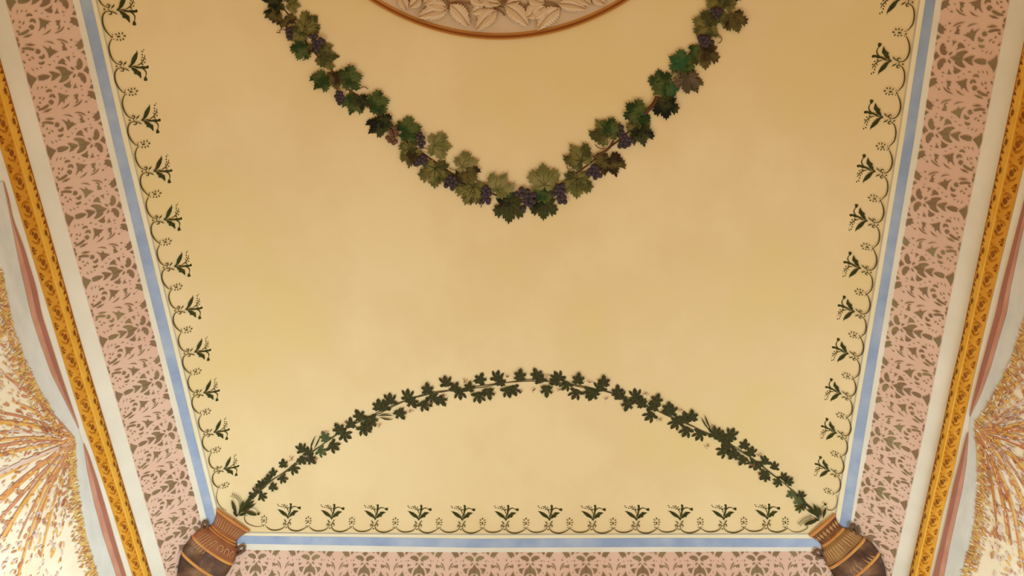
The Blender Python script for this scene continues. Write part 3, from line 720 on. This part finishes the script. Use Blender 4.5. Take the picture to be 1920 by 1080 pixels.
for bi, (x, y, k, offs, r) in enumerate(BUN):
    p = np.array(sp(x, y, .012)) - gp
    mb = MB(); q0 = Vector(p); top = Vector(np.array(sp(x, y - 16, .012)) - gp); mid = Vector(np.array(sp(x + 1, y - 8, .014)) - gp)
    mb.tube([Vector((0, 0, 0)), mid - q0, top - q0], .0015, 5)
    b = mb.build('grape_bunch', M_VSTEM, vine); b.location = p
    b['label'] = {'P': 'bunch of dark purple grapes', 'B': 'bunch of brownish grapes', 'G': 'few small green grapes'}[k]
    for j, (dx, dy) in enumerate(offs):
        P, A, B, C, sa, sb = frame(x + dx, y + dy, 0, 1, .016 + .0012 * (j % 3))
        g = link('grape', GM[k], b); g.matrix_local = Matrix.Translation(Vector(p) + Vector(gp)).inverted() @ fmat(P, A, B, C, (r * sa, r * sb, r * sa))

# ------------------------------------------------------------------ lower ivy garland
ip = np.array(sp(1000, 712, .004)); ivy = empty('ivy_garland', ip)
tag(ivy, 'slim dark ivy garland arching from one clay vase to the other', 'garland')
PATH = [(443,968),(457,950),(470,937),(505,905),(540,880),(575,853),(610,830),(650,803),(700,777),(750,754),(800,740),(850,731),(900,723),(950,717),(1000,714),(1050,717),(1100,725),(1150,738),(1200,757),(1250,777),(1300,799),(1350,826),(1400,853),(1440,882),(1480,915),(1510,945),(1535,972)]
px_tube(ivy, 'stem', M_IVYST, PATH, .9, .003, 120)
px_tube(ivy, 'stem', M_IVYST, [(x + 1.5, y + 3.2 * math.sin(i * 1.7)) for i, (x, y) in enumerate(PATH)], .8, .003, 120)
def path_dir(x, y):
    best = None
    for a, b in zip(PATH[:-1], PATH[1:]):
        a = np.array(a, float); b = np.array(b, float); t = max(0, min(1, (np.array((x, y)) - a).dot(b - a) / (b - a).dot(b - a))); q = a + (b - a) * t
        d = np.hypot(*(np.array((x, y)) - q))
        if best is None or d < best[0]: best = (d, q, (b - a) / np.linalg.norm(b - a))
    return best
IL = [(491,908),(512,887),(530,896),(532,870),(550,878),(565,862),(567,842),(583,860),(602,845),(610,820),(624,835),(637,805),(646,815),(675,780),(682,803),(697,785),(690,793),(710,762),(732,750),(750,773),(765,743),(772,752),(795,757),(802,730),(812,745),(826,749),(837,717),(853,727),(862,735),(900,712),(897,741),(916,734),(932,708),(938,716),(952,731),
 (975,704),(962,729),(1007,703),(1013,711),(1025,729),(1047,708),(1040,715),(1062,720),(1084,711),(1080,736),(1112,738),(1106,733),(1132,716),(1125,727),(1158,735),(1163,742),(1177,756),(1192,742),(1204,757),(1198,752),(1230,750),(1220,778),(1225,762),(1257,771),(1252,766),(1267,792),(1272,788),(1287,806),(1297,781),(1312,813),(1284,785),(1340,812),(1348,818),(1357,845),(1362,826),(1370,815),(1377,850),(1366,836),(1395,835),(1407,848),(1393,861),(1413,868),(1422,872),(1434,864),(1432,888),(1452,875),(1436,893),(1459,903),(1480,902),(1469,895),(1484,926),(1502,929),(1497,938),(1500,951),(1508,945),
 (492,911),(512,912),(491,930),(474,929),(482,920),(502,898),(578,848),(658,795),(720,762),(880,726)]
LG = {(602,845), (610,820), (1484,926), (1500,951), (1497,938)}
for i, (x, y) in enumerate(IL):
    d, q, t = path_dir(x, y); v = np.array((x, y)) - q; n = np.array((-t[1], t[0]))
    sd = 1 if v.dot(n) >= 0 else -1
    a = math.degrees(math.atan2(*(n * sd * 1.0 + t * (.25 if x < 1000 else -.25))[::-1])) + ((i * 37) % 40 - 20)
    size = 31 if 620 < x < 1380 else 27
    if x < 540 or x > 1440: size = 23
    if d < 4: size *= .9
    put_leaf(IVY[(1 if (x, y) in LG else 0, i % 2)], 'ivy_leaf', ivy, x, y, a, size, .004 + .002 * (i % 4))
def pod(pts, w_):
    mb = MB(); stroke(mb, smooth_line(pts, 8), w_, f=lambda x, y: sp(x, y, .012) - ip, taper=lambda u: .15 + math.sin(math.pi * u)); mb.build('seed_pod', M_IVY, ivy)
for pts in ([(583,842),(586,830),(592,816)], [(590,840),(596,829),(601,817)], [(708,778),(722,776),(738,778)], [(712,780),(724,784),(738,785)], [(1330,806),(1321,793),(1315,781)], [(1332,804),(1326,790),(1321,776)]): pod(pts, 2.6)
rb_ = random.Random(4)
for (x, y) in [(649,790),(712,797),(590,862),(771,768),(870,713),(810,753),(950,704),(975,731),(999,729),(1026,704),(1104,715),(1135,747),(1210,737),(1237,785),(1277,767),(1337,797),(1327,835),(611,809),(1412,873),(1424,850),(478,914),(546,858),(833,741),(1050,729)]:
    mb = MB(); f = lambda a, b: sp(a, b, .010) - ip
    for k in range(8):
        a = rb_.uniform(0, 6.28); r = rb_.uniform(1, 7); bx, by = x + r * math.cos(a), y + r * math.sin(a) * .7
        blob(mb, bx, by, 1.0, 1.0, 0, n=6, f=f)
        if k % 2 == 0: stroke(mb, [(x, y), ((x + bx) / 2 + .8, (y + by) / 2), (bx, by)], .5, f=f)
    mb.build('berry_spray', M_BERRY, ivy)

# ------------------------------------------------------------------ medallion
rim = [(692,0),(734,27),(788,49),(842.5,65),(896.7,71.8),(930,73.8),(997.7,70),(1065,57),(1119.6,35),(1180.5,0)]
W = np.array([flat(*p)[:2] for p in rim]); A_ = np.c_[2 * W, np.ones(len(W))]; sol = np.linalg.lstsq(A_, (W ** 2).sum(1), rcond=None)[0]
MC = sol[:2]; MR = math.sqrt(sol[2] + MC.dot(MC))
mo = np.array((MC[0], MC[1], H)); med = empty('medallion', mo)
tag(med, 'round cream medallion with painted leaf relief and ochre rim, top centre', 'medallion')
ri = [(700,0),(745,23),(815,50),(883,63.6),(930,67),(997.7,59.6),(1065,46),(1160,2)]
MRI = float(np.mean([np.linalg.norm(flat(*p)[:2] - MC) for p in ri]))
def ringm(r0, z0, r1, z1, n=128):
    mb = MB(); mb.grid([[(r * math.cos(2 * math.pi * j / n), r * math.sin(2 * math.pi * j / n), -z) for j in range(n + 1)] for r, z in ((r0, z0), (r1, z1))]); return mb
mb = MB(); mb.poly([(MRI * math.cos(2 * math.pi * j / 128), MRI * math.sin(2 * math.pi * j / 128), -.006) for j in range(128)]); mb.build('disc', M_MED, med)
mb = MB()
prof = [(MRI - .012, .006), (MRI - .004, .016), (MRI + .003, .010), (MRI + .006, .010), (MRI + (MR - MRI) * .6, .020), (MR, .002)]
mb.grid([[(r * math.cos(2 * math.pi * j / 160), r * math.sin(2 * math.pi * j / 160), -z) for j in range(161)] for r, z in prof], mf=lambda a, b: (0, 1, 1, 0, 0)[a])
mb.build('rim', [M_RIM, M_RIMD], med)
# relief leaves: base pixel, tip pixel, width px
def med_leaf(bx, by, tx, ty, wd, k, bend=.0):
    p0 = flat(bx, by); p1 = flat(tx, ty); ax = p1 - p0; L = np.linalg.norm(ax); ax /= L; sx = np.array((-ax[1], ax[0], 0)); s = wd / 2 * 4 / (ray(bx, by)[2]) * 1.0
    def P(u, v, h): 
        return p0 - mo + ax * (u * L) + sx * (v * s + bend * L * math.sin(math.pi * u)) + np.array((0, 0, -h))
    mb = MB(); n = 22; flip = 1 if (p1[0] - p0[0]) < 0 else -1
    prof = lambda u: (math.sin(math.pi * min(1, u ** .75)) ** .8) * (1 + .12 * (1 if int(u * n) % 2 else -1))
    h0 = .012 + .002 * (k % 3)
    for sd in (-1, 1):
        rows = []
        for i in range(n + 1):
            u = i / n; e = prof(u) if 0 < u < 1 else 0
            rows.append([P(u, 0, h0 + .004), P(u + .02, sd * e * .45, h0 + .014), P(u + .05, sd * e * .84, h0 + .008), P(u + .07 * (1 - u), sd * e, h0)])
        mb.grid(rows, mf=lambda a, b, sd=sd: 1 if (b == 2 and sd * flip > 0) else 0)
    c_ = [P(u, 0, h0 + .006) for u in np.linspace(0, .92, 8)]
    mb.grid([[p - sx * .0016, p + sx * .0016] for p in c_], 1)
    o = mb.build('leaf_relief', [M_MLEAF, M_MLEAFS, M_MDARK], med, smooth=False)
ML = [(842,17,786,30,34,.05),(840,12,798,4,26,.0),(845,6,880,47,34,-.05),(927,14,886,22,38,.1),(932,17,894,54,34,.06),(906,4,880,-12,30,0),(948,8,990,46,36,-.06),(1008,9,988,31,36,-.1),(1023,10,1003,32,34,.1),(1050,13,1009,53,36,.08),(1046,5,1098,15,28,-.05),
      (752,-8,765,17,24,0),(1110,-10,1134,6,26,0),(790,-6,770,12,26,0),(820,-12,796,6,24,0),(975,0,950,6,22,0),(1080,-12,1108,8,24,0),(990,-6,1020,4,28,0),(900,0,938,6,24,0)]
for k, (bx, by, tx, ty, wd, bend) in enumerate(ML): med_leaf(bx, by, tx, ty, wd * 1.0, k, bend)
for q in range(1, 5):                        # the wreath goes on round the medallion
    for ch in [c for c in med.children if c.name.startswith('leaf_relief')][:len(ML)]:
        c = ch.copy(); COL.objects.link(c); c.parent = med; c.rotation_euler.z = q * 2 * math.pi / 5
def med_stem(pts, r=.004):
    P = [np.array(flat(*q)) - mo + np.array((0, 0, -.016)) for q in smooth_line(pts, 16)]
    mb = MB(); mb.tube(P, r, 6); mb.build('stem_relief', M_MDARK, med, smooth=True)
for pts in ([(834,-6),(842,4),(843,16)], [(843,6),(860,2),(885,7)], [(870,4),(900,8),(925,10),(945,12)], [(922,11),(935,9),(950,0)], [(926,15),(940,20),(947,28)], [(984,12),(1005,6),(1020,3),(1040,6),(1050,16)], [(970,10),(982,14),(987,26)], [(930,6),(955,2),(975,4)], [(940,4),(946,-6)]): med_stem(pts)
def med_seed(x, y, r):
    p = np.array(flat(x, y)) - mo; mb = MB(); mb.poly([(p[0] + r * math.cos(a), p[1] + r * math.sin(a), -.022) for a in np.linspace(0, 5.5, 7)]); mb.build('seed', M_MDARK, med)
for x, y in ((812, 13), (926, 27), (919, 33), (1023, 25), (900, 10), (908, 12)): med_seed(x, y, .005)

# ------------------------------------------------------------------ clay vases
def vase(side, mouth, low, prof, halfw, label, style, handles):
    """profile given in pixels along the axis from the mouth; half relief against the vault"""
    p0 = surf(*mouth); p1 = surf(*low); ax = p1 - p0; Lm = np.linalg.norm(ax); Lp = math.hypot(low[0] - mouth[0], low[1] - mouth[1]); ax /= Lm; k = Lm / Lp
    dpx = np.array((low[0] - mouth[0], low[1] - mouth[1])) / Lp
    view = p0 - CAM; view /= np.linalg.norm(view)
    # facing: between the two vault faces, square to the axis
    nn = normal(*(surf(mouth[0] - 25, mouth[1] + 25)[:2])) + normal(*(surf(mouth[0] + 25, mouth[1] + 25)[:2])); nn = nn - ax * nn.dot(ax); nn /= np.linalg.norm(nn)
    side_v = np.cross(ax, nn)
    # measure how large one pixel is across the axis
    mid = (p0 + p1) / 2; depth = (M3.T @ (mid - CAM))[2]
    sp_c = M3.T @ side_v; q = M3.T @ (mid - CAM); img = np.array((sp_c[0] - q[0] / q[2] * sp_c[2], sp_c[1] - q[1] / q[2] * sp_c[2])) * F / depth
    ks = 1 / np.linalg.norm(img); sgn = 1 if (img[0] * -dpx[1] + img[1] * dpx[0]) > 0 else -1
    side_v = side_v * sgn * (-1 if side == 'left' else 1)
    D = .55; org = p0 + nn * .012
    iu = np.array((-dpx[1], dpx[0])) * (-1 if side == 'left' else 1)
    def V(v, u, off=0.0):                    # v px along the axis, u = angle -1..1 across; bulges off the vault
        r = interp(prof, v); a = u * math.pi / 2; q = np.array(mouth) + dpx * v + iu * r * math.sin(a)
        return surf(*q) + nn * (.006 + r * ks * D * min(1, .25 + max(v, 0) / 45) * math.cos(a) + off) - org
    root = empty('clay_vase', org); tag(root, label, 'vase', 'painted corner vases')
    def shell(v0, v1, n=14, off=0.0, m=16): 
        mb = MB(); mb.grid([[V(v0 + (v1 - v0) * i / n, -1 + 2 * j / m, off) for j in range(m + 1)] for i in range(n + 1)]); return mb
    b = style
    shell(b['neck'][1], prof[-1][0], 26).build('body', M_VASE, root, True)
    shell(b['neck'][1], b['band1'], 10, .0015).build('shoulder', b['mshould'], root, True)
    shell(b['neck'][0], b['neck'][1], 12, .001).build('neck', b['mneck'], root, True)
    mb = MB(); mb.grid([[V(v, -1 + 2 * j / 20, o) for j in range(21)] for v, o in ((1, -.02), (-1, .002), (1, .006), (b['neck'][0], .004), (b['neck'][0] + 1, .0))]); mb.build('rim', M_VRIM, root, True)
    for v, wv in b['bands']:
        mb = MB(); mb.grid([[V(v + dv, -1 + 2 * j / 20, o) for j in range(21)] for dv, o in ((-wv / 2, .001), (-wv / 4, .006), (wv / 4, .006), (wv / 2, .001))]); mb.build('band', M_VBAND, root, True)
    Vf = lambda off: (lambda v, u: V(v, u, off))
    if side == 'left':
        mb = MB()
        for j in range(15):                  # fluting of the neck
            u = -.86 + 1.72 * j / 14; stroke(mb, [(8, u), (16, u * .99), (24, u * .98)], .035, f=Vf(.004), taper=lambda t: .5 + .6 * t)
        mb.build('neck_fluting', M_VLITE, root)
        for c in range(4):                   # curled scrolls on the shoulder
            mb = MB(); u0 = -.12 + c * .22
            stroke(mb, [(48 + 9 * math.cos(a) * 1.0, u0 + .085 * math.sin(a)) for a in np.linspace(.5, 5.6, 16)], .9, f=Vf(.0045)) if False else None
            pts = [(52 + 6.5 * math.cos(a), u0 + .075 * math.sin(a)) for a in np.linspace(.7, 5.6, 14)]
            mb.grid([[V(p[0] * 1.0 - 0.9 * math.cos(a), p[1] - .012 * math.sin(a), .005), V(p[0] + 0.9 * math.cos(a), p[1] + .012 * math.sin(a), .005)] for p, a in zip(pts, np.linspace(.7, 5.6, 14))])
            mb.build('scroll', M_VLITE, root)
        mb = MB()
        for j in range(6):                   # pale ribbons falling over the shoulder
            u = -.62 + .09 * j; L_ = [(44 + t * 34, u + .10 * (1 - t) ** 1.5 - .05 * t) for t in np.linspace(0, 1, 8)]
            stroke(mb, L_, .016, f=Vf(.0085))
        mb.build('pale_streaks', M_VLITE, root)
    else:
        mb = MB()
        for j in range(9):                   # leaves round the neck
            u = -.78 + 1.56 * j / 8
            mb.poly([V(9, u, .004), V(14, u + .09, .004), V(22, u + .02, .004), V(15, u - .05, .004)])
        mb.build('neck_leaves', M_VLITE, root)
        mb = MB()
        for j in range(18):                  # tongues on the shoulder
            u = -.88 + 1.76 * j / 17
            mb.poly([V(38, u + .03, .004), V(42, u + .055, .004), V(60, u + .015, .004), V(62, u - .012, .004), V(44, u - .0, .004)])
        mb.build('shoulder_tongues', M_VLITE, root)
        mb = MB()
        for j in range(7):
            u = -.5 + .13 * j; mb.poly([V(108, u, .002), V(112, u + .03, .002), V(88 + 3 * abs(j - 3), u * .8 + .05, .002)])
        for j in range(4):
            u = .0 + .1 * j; mb.poly([V(98, u - .02, .002), V(98, u, .002), V(80 + 3 * j, u - .06, .002)])
        mb.build('pale_streaks', M_VLITE, root)
    # two looped handles
    for pts in handles:
        P = []
        for x, y, h in pts:
            P.append(sp(x, y, .009 + h * .35) - org)
        mb = MB(); mb.tube(smooth_line(P, 26), [.0075] * 26, 8); mb.build('handle', M_VHAND, root, True)
    return root
vase('left', (437.6, 973.4), (398.7, 1030), [(-3, 37.5), (0, 37.4), (4, 37), (7, 34), (15, 30.5), (24, 28), (31, 28), (36, 32), (41, 38.5), (50, 42.5), (62, 45), (72, 46.5), (88, 48), (102, 47), (120, 41), (145, 29), (165, 17), (178, 11), (184, 17), (190, 20)], 37.4,
     'brown clay vase with fluted neck and flaring rim in the bottom left corner',
     dict(neck=(4, 33), band1=66, mneck=M_VNECK, mshould=M_VNECK, bands=[(31, 2.6), (35.5, 2.2), (68, 5.5), (104, 6)]),
     [[(373, 1004, .03), (375, 996, .03), (376, 986, .03), (378, 977, .03), (383, 974, .03), (386, 979, .03), (385, 986, .03), (382, 993, .03), (379, 999, .03)],
      [(436, 1052, .03), (439, 1043, .03), (443, 1035, .03), (449, 1028, .03), (456, 1023, .03), (460, 1026, .03), (458, 1033, .03), (451, 1038, .03), (443, 1042, .03)]])
vase('right', (1539.7, 983.1), (1587.3, 1037.3), [(-3, 31.5), (0, 31.4), (5, 31), (8, 28.5), (18, 26), (27, 25.5), (32, 27), (36, 31), (41, 36), (50, 39.5), (60, 41.5), (72, 43.5), (85, 46.5), (98, 48), (112, 46), (130, 40), (150, 29), (168, 17), (180, 11), (186, 17), (192, 20)], 31.4,
     'dark brown clay vase with straight neck and orange bands in the bottom right corner',
     dict(neck=(5, 32), band1=66, mneck=M_VNECK2, mshould=M_VSH2, bands=[(31, 5), (71, 6), (109, 6)]),
     [[(1614, 1009, .03), (1607, 1004, .03), (1603, 997, .03), (1599, 988, .03), (1599, 981, .03), (1604, 980, .03), (1608, 987, .03), (1610, 996, .03), (1608, 1003, .03)],
      [(1549, 1054, .03), (1546, 1046, .03), (1538, 1045, .03), (1530, 1041, .03), (1526, 1035, .03), (1530, 1031, .03), (1537, 1033, .03), (1541, 1039, .03), (1547, 1042, .03)]])

# leafy sprays standing in the vase mouths
def spray(mouth, items, label, wheats, buds):
    p = np.array(sp(*mouth, .004)); root = empty('leaf_spray', p); tag(root, label, 'leaf spray', 'leaf sprays in the vases')
    for (bx, by, tx, ty, wd) in items:
        mb = MB(); a = np.array((bx, by), float); b = np.array((tx, ty), float); n = np.array((-(b - a)[1], (b - a)[0])); n /= np.linalg.norm(n)
        f = lambda x, y, o=.011: sp(x, y, o) - p
        rows = []
        for i in range(10):
            u = i / 9; e = wd / 2 * math.sin(math.pi * u ** 1.15) * (1 + .15 * (i % 2)); c = a + (b - a) * u
            rows.append([f(*(c - n * e), .011), f(*c, .015), f(*(c + n * e), .011)])
        mb.grid(rows); mb.build('leaf', M_STENCIL, root)
    for pts in wheats:
        mb = MB(); f = lambda x, y: sp(x, y, .012) - p; L = smooth_line(pts, 12); stroke(mb, L, .8, f=f)
        for i, q in enumerate(L[3:]):
            t = L[min(i + 4, 11)] - L[i + 2]; an = math.atan2(t[1], t[0])
            for s in (-1, 1): blob(mb, q[0] + s * 2.6 * -math.sin(an), q[1] + s * 2.6 * math.cos(an), 1.9, .8, an + s * .5, n=6, f=f)
        mb.build('wheat_spike', M_TENDRIL, root)
    for pts in buds:
        mb = MB(); f = lambda x, y: sp(x, y, .013) - p; stroke(mb, smooth_line(pts, 10), .9, f=f); blob(mb, pts[-1][0], pts[-1][1], 3, 2.4, .7, n=8, f=f); mb.build('flower_bud', M_STENCIL, root)
spray((443, 968), [(443, 966, 433, 935, 6), (446, 962, 467, 932, 6), (447, 962, 481, 944, 6), (456, 957, 484, 966, 7), (444, 968, 436, 957, 4), (448, 967, 464, 961, 5), (446, 960, 456, 936, 4), (462, 950, 478, 938, 5), (459, 945, 470, 928, 5)],
      'spray of green leaves and wheat rising from the left clay vase', [[(447, 958), (451, 945), (446, 932), (434, 926)]], [[(466, 951), (480, 953), (486, 963)]])
spray((1541, 977), [(1538, 971, 1518, 948, 7), (1544, 971, 1550, 949, 5), (1536, 973, 1506, 984, 7), (1539, 970, 1527, 942, 6), (1536, 976, 1526, 972, 4), (1536, 966, 1511, 955, 6), (1541, 968, 1537, 948, 5), (1530, 962, 1515, 944, 6)],
      'spray of green leaves and wheat rising from the right clay vase', [[(1528, 970), (1519, 969), (1507, 974), (1498, 983)], [(1512, 955), (1503, 950), (1493, 952)]], [[(1541, 968), (1541, 950), (1549, 943)]])
